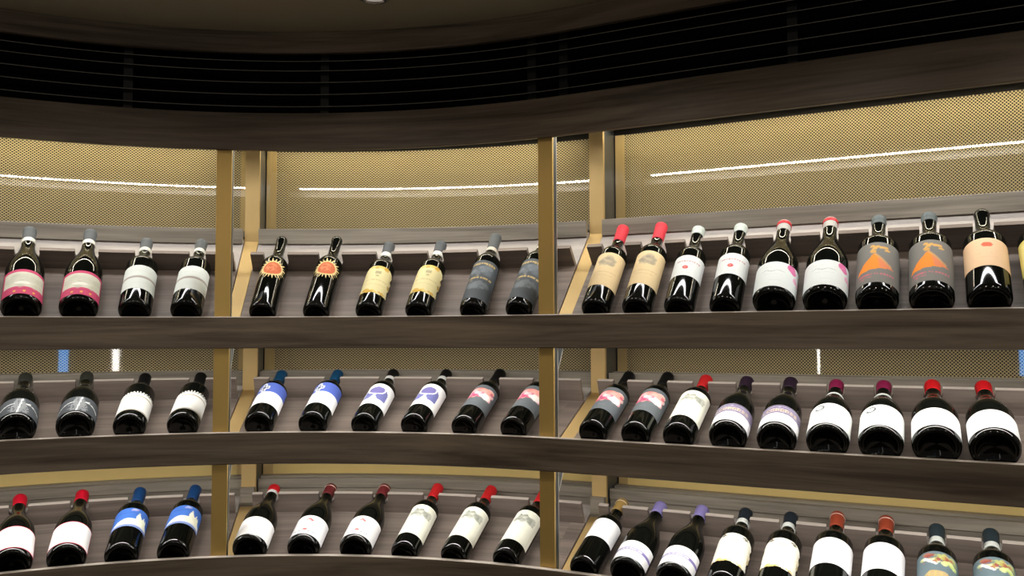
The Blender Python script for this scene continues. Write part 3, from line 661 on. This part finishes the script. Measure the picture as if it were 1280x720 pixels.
# design: shape, capsule rgb, capsule length, band (l0, l1, rgb) or None, label (l0, l1, half-angle, turn), base colour, painter, label colour words
DES = {
 'pink': ('bur', GREY, .046, (.262, .278, (226, 224, 214)), (.014, .106, 74, 10), (206, 76, 116), d_pink),
 'twoband': ('bdx', (96, 100, 102), .040, (.244, .258, (226, 226, 216)), (.053, .146, 78, 12), (226, 232, 228), d_twoband),
 'sun': ('bdx', (18, 18, 18), .0, None, (.105, .197, 73, 10), (228, 196, 122), d_sun),
 'scroll': ('bdx', (84, 88, 92), .046, (.228, .245, (222, 222, 216)), (.042, .160, 84, 12), (234, 222, 170), d_scroll),
 'slate': ('bdx', (92, 96, 98), .062, (.243, .257, (214, 206, 190)), (.020, .172, 84, 8), (86, 92, 98), d_slate),
 'beige': ('bdx', (212, 58, 72), .064, None, (.056, .180, 84, 12), (226, 202, 158), d_beige),
 'reddot': ('bdx', (198, 208, 202), .028, None, (.082, .156, 84, 12), (228, 232, 232), d_reddot),
 'petal': ('bur', (186, 182, 176), .034, None, (.012, .094, 84, 8), (228, 234, 234), d_petal),
 'volcano': ('bdx', (98, 106, 108), .026, None, (.022, .154, 84, 6), (122, 120, 116), d_volcano),
 'peach': ('bdx', (20, 20, 18), .0, None, (.067, .155, 84, 2), (232, 196, 158), d_peach),
 'yellow': ('bdx', (60, 60, 56), .05, None, (.060, .160, 84, 0), (222, 208, 122), d_yellow),
 'tree': ('bur', (52, 54, 48), .050, None, (.012, .091, 84, 8), (70, 74, 78), d_tree),
 'lace': ('bdx', (16, 16, 17), .062, (.262, .274, (190, 192, 192)), (.029, .136, 82, 12), (236, 236, 232), d_lace),
 'bluecross': ('bdx', (22, 74, 112), .066, None, (.059, .180, 82, 12), (240, 242, 242), d_bluecross),
 'goblet': ('bdx', (20, 20, 20), .046, (.262, .278, (226, 226, 222)), (.062, .180, 84, 12), (240, 240, 240), d_goblet),
 'rose': ('bdx', (18, 18, 18), .070, None, (.066, .182, 84, 12), (98, 104, 108), d_rose),
 'chateau': ('bdx', (212, 40, 44), .064, None, (.045, .172, 82, 10), (238, 238, 222), d_chateau),
 'purple': ('bur', (48, 32, 48), .052, None, (.014, .090, 84, 10), (238, 238, 240), d_purple),
 'ring': ('bur', (134, 30, 72), .040, (.196, .206, (214, 218, 214)), (.012, .102, 84, 6), WHITE, d_ring),
 'plain': ('bur', (212, 26, 34), .044, None, (.014, .088, 84, 4), (240, 242, 242), d_plain),
 'redline': ('bur', (214, 22, 48), .044, None, (.014, .104, 80, 8), (240, 238, 238), d_redline),
 'skyline': ('bdx', (30, 72, 126), .066, None, (.079, .160, 82, 12), (70, 116, 200), d_skyline),
 'collar': ('bur', (208, 34, 40), .026, (.250, .262, (226, 226, 222)), (.012, .088, 84, 10), (240, 240, 240), d_collar),
 'emblem': ('bur', (112, 42, 44), .050, None, (.015, .094, 80, 12), (236, 236, 238), d_emblem),
 'goldcap': ('bdx', (172, 140, 80), .050, None, (.090, .166, 82, 12), (240, 240, 242), d_goldcap),
 'lavender': ('bur', (138, 128, 186), .046, None, (.012, .074, 78, 10), (240, 240, 242), d_lavender),
 'scrollwhite': ('bdx', (34, 42, 50), .044, (.234, .250, (222, 226, 220)), (.044, .156, 84, 8), (242, 240, 226), d_scrollwhite),
 'rust': ('bdx', (164, 72, 48), .056, None, (.072, .164, 84, 6), (240, 240, 242), d_rust),
 'fruit': ('bdx', (48, 60, 66), .048, (.232, .250, (224, 228, 222)), (.060, .160, 84, 4), (102, 119, 126), d_fruit),
}
def ring_part(name, q, l0, l1, off, m, parent, closed=False, lip=False):
    n = 12
    if lip: ra, rb = rad_at(q, l0) + off, rad_at(q, l1 - .012) + off; rf = lambda l: max(ra + (rb - ra) * (l - l0) / (l1 - l0), rad_at(q, min(l, l1 - .003)) + .0003)
    else: rf = lambda l: rad_at(q, l) + off
    pr = [(rad_at(q, l0), l0)] + [(rf(l0 + (l1 - l0) * k / n), l0 + (l1 - l0) * k / n) for k in range(n + 1)]
    if closed:
        rr = pr[-1][0]; pr += [(rr - .0012, l1 + .0012), (rr * .6, l1 + .0016), (.0004, l1 + .0016)]
    else: pr += [(rad_at(q, l1), l1)]
    if lip:                                      # rolled rim round the top of the foil
        pr = [(a + (.0005 if l1 - .013 < b < l1 - .004 and a > .01 else 0), b) for a, b in pr]
    v, f = lathe(pr, 36); return local_mesh(name, v, f, m, parent)
def front_label(q, r, spec, base, painter, parent):
    l0, l1, half, turn = spec
    h = math.radians(half); asp = 2 * h * r / (l1 - l0)
    p = Paint(asp, base); painter(p)
    v = []
    for j in range(NV + 1):
        l = l0 + (l1 - l0) * j / NV; rr = rad_at(q, l) + .00035
        for i in range(NU + 1):
            a = math.radians(turn) + h * (2 * i / NU - 1)
            v.append((rr * math.sin(a), -rr * math.cos(a), l))
    f = []
    for j in range(NV):
        for i in range(NU):
            ix = ((j, i), (j, i + 1), (j + 1, i + 1), (j + 1, i))
            if all(p.m[k] for k in ix): f.append([y * (NU + 1) + x for y, x in ix])
    used = sorted({i for q4 in f for i in q4}); mp = {o: k for k, o in enumerate(used)}
    me = bpy.data.meshes.new('front_label'); me.from_pydata([v[i] for i in used], [], [[mp[i] for i in q4] for q4 in f])
    cc = p.c.reshape(-1, 3)[used]
    at = me.color_attributes.new('print', 'FLOAT_COLOR', 'POINT')
    at.data.foreach_set('color', np.concatenate([cc, np.ones((len(cc), 1))], 1).astype(np.float32).ravel())
    me.polygons.foreach_set('use_smooth', [True] * len(f)); me.materials.append(M['print'])
    o = bpy.data.objects.new('front_label', me); C.objects.link(o); o.parent = parent; return o
def place(o, row, s, r, psi):
    p, n, t = frame(s); c, sn = math.cos(INC[row]), math.sin(INC[row]); ps = math.radians(psi)
    A = n * c + Vector((0, 0, sn)); U = -n * sn + Vector((0, 0, c))
    O = p + n * D0 + Vector((0, 0, EYE + TOP[row] + DROP[row])) + A * (-DROP[row] * sn + .002) + U * (r + .0005)
    Z = A * math.cos(ps) + t * math.sin(ps); X = t * math.cos(ps) - A * math.sin(ps); Y = Z.cross(X)
    m = Matrix((X, Y, Z)).transposed().to_4x4(); m.translation = O
    o.matrix_world = m
def make_bottle(key, r, L):
    kind, cap, cl, band, lab, base, painter = DES[key]
    root = bpy.data.objects.new('wine_bottle', None); C.objects.link(root); root.empty_display_size = .05
    q = profile(kind, r, L)
    v, f = lathe(q, 48); local_mesh('glass_body', v, f, M['glass'], root)
    if cl:
        mt = foil(cap, .5, .05)
        ring_part('foil_capsule', q, L - cl, L - .0012, .0005, mt, root, closed=True, lip=True)
        if key == 'petal':
            o = ring_part('capsule_top', q, L - .014, L - .0004, .0013, foil((206, 50, 62)), root, closed=True); o['label'] = 'red top disc of the capsule'
        if key in ('emblem', 'rust', 'goldcap'):
            ring_part('capsule_ring', q, L - .013, L - .0112, .0018, foil((226, 190, 176) if key != 'goldcap' else (236, 226, 200)), root)
    if band: ring_part('neck_band', q, band[0], band[1], .0009, foil(band[2], .6, 0), root)
    front_label(q, r, lab, base, painter, root)
    return root
def copy_tree(o):
    c_ = o.copy(); C.objects.link(c_)
    for ch in list(o.children):
        k = ch.copy(); C.objects.link(k); k.parent = c_
    return c_
WORDS = {
 'pink': ('bottle with pink-bordered picture label and grey foil, {} in the left bay', ('leftmost', 'second from left')),
 'twoband': ('bottle with white label split by a grey band, {}', ('left one of the two', 'right one, nearest the left post')),
 'sun': ('bottle with orange sun-shaped label and bare black neck, {} of the two', ('left', 'right')),
 'scroll': ('bottle with yellow scroll-edged label and grey foil, {} of the two', ('left', 'right')),
 'slate': ('bottle with slate grey label lettered in gold, {}', ('standing clear of the right post', 'half hidden by the right post')),
 'beige': ('red-capped bottle with tall beige label, {} of the two on the top shelf', ('left', 'right')),
 'reddot': ('bottle with white label bearing a small red dot and pale cap, {} of the two', ('left', 'right')),
 'petal': ('stout bottle with white label and pink petals, {} of the two', ('left', 'right')),
 'volcano': ('bottle with grey label picturing an orange volcano, {} of the two', ('left', 'right')),
 'peach': ('bottle with peach label and red dot and bare dark neck', ('',)),
 'yellow': ('bottle with yellow label cut off by the right edge of the photo', ('',)),
 'tree': ('stout bottle with dark grey label and white branching tree, {} of the two', ('left', 'right')),
 'lace': ('black-capped bottle with white label with lacy top edge, {} of the two', ('left', 'right')),
 'bluecross': ('bottle with half blue half white label and blue cap, {} of the two', ('left', 'right')),
 'goblet': ('bottle with white label showing a purple goblet arch, {} of the two', ('left', 'right')),
 'rose': ('black-capped bottle with grey label and pink picture, {}', ('left one in the centre bay', 'half hidden by the right post', 'leftmost in the right bay', 'second from left in the right bay')),
 'chateau': ('red-capped bottle with cream label and grey engraved landscape, {}', ('middle shelf of the right bay', 'leftmost of three on the bottom shelf', 'middle of three on the bottom shelf', 'last of the centre bay, bottom shelf')),
 'purple': ('stout bottle with purple and white label and dark cap, {} of the two', ('left', 'right')),
 'ring': ('stout maroon-capped bottle with white label and small grey ring, {} of the two', ('left', 'right')),
 'plain': ('stout red-capped bottle with blank white label, right end of middle shelf, {} of the two', ('left', 'right')),
 'redline': ('red-capped bottle with white label edged in red, bottom left corner, {} of the two', ('left', 'right')),
 'skyline': ('bottle with blue label and white town skyline and navy cap, {} of the two', ('left', 'right')),
 'collar': ('red-capped bottle with white collar and white label, beside the left post on the bottom shelf', ('',)),
 'emblem': ('dark maroon-capped bottle with white label and small red emblem, {} of the two', ('left', 'right')),
 'goldcap': ('gold-capped bottle with short white label, first of the right bay on the bottom shelf', ('',)),
 'lavender': ('lavender-capped bottle with lavender line across its white label, {} of the two', ('left', 'right')),
 'scrollwhite': ('black-capped bottle with white and gold scroll-edged label on bottom shelf, {} of the two', ('left', 'right')),
 'rust': ('rust-capped bottle with plain white label on bottom shelf, {} of the two', ('left', 'right')),
 'fruit': ('bottle with blue-grey label and colourful picture, bottom right corner, {} of the two', ('left', 'right')),
}
protos = {}; count = {}
for (row, s, r, L, psi, key) in BT:
    kk = (key, r, L)
    if kk in protos: o = copy_tree(protos[kk])
    else: o = protos[kk] = make_bottle(key, r, L)
    place(o, row, s, r, psi)
    i = count.get(key, 0); count[key] = i + 1
    txt, which = WORDS[key]
    o['label'] = txt.format(which[i]) if '{}' in txt else txt
    o['category'] = 'bottle'; o['group'] = f'wine bottles on the {ROWN[row]} shelf'
for o in C.objects:
    if '_o' in o: del o['_o']
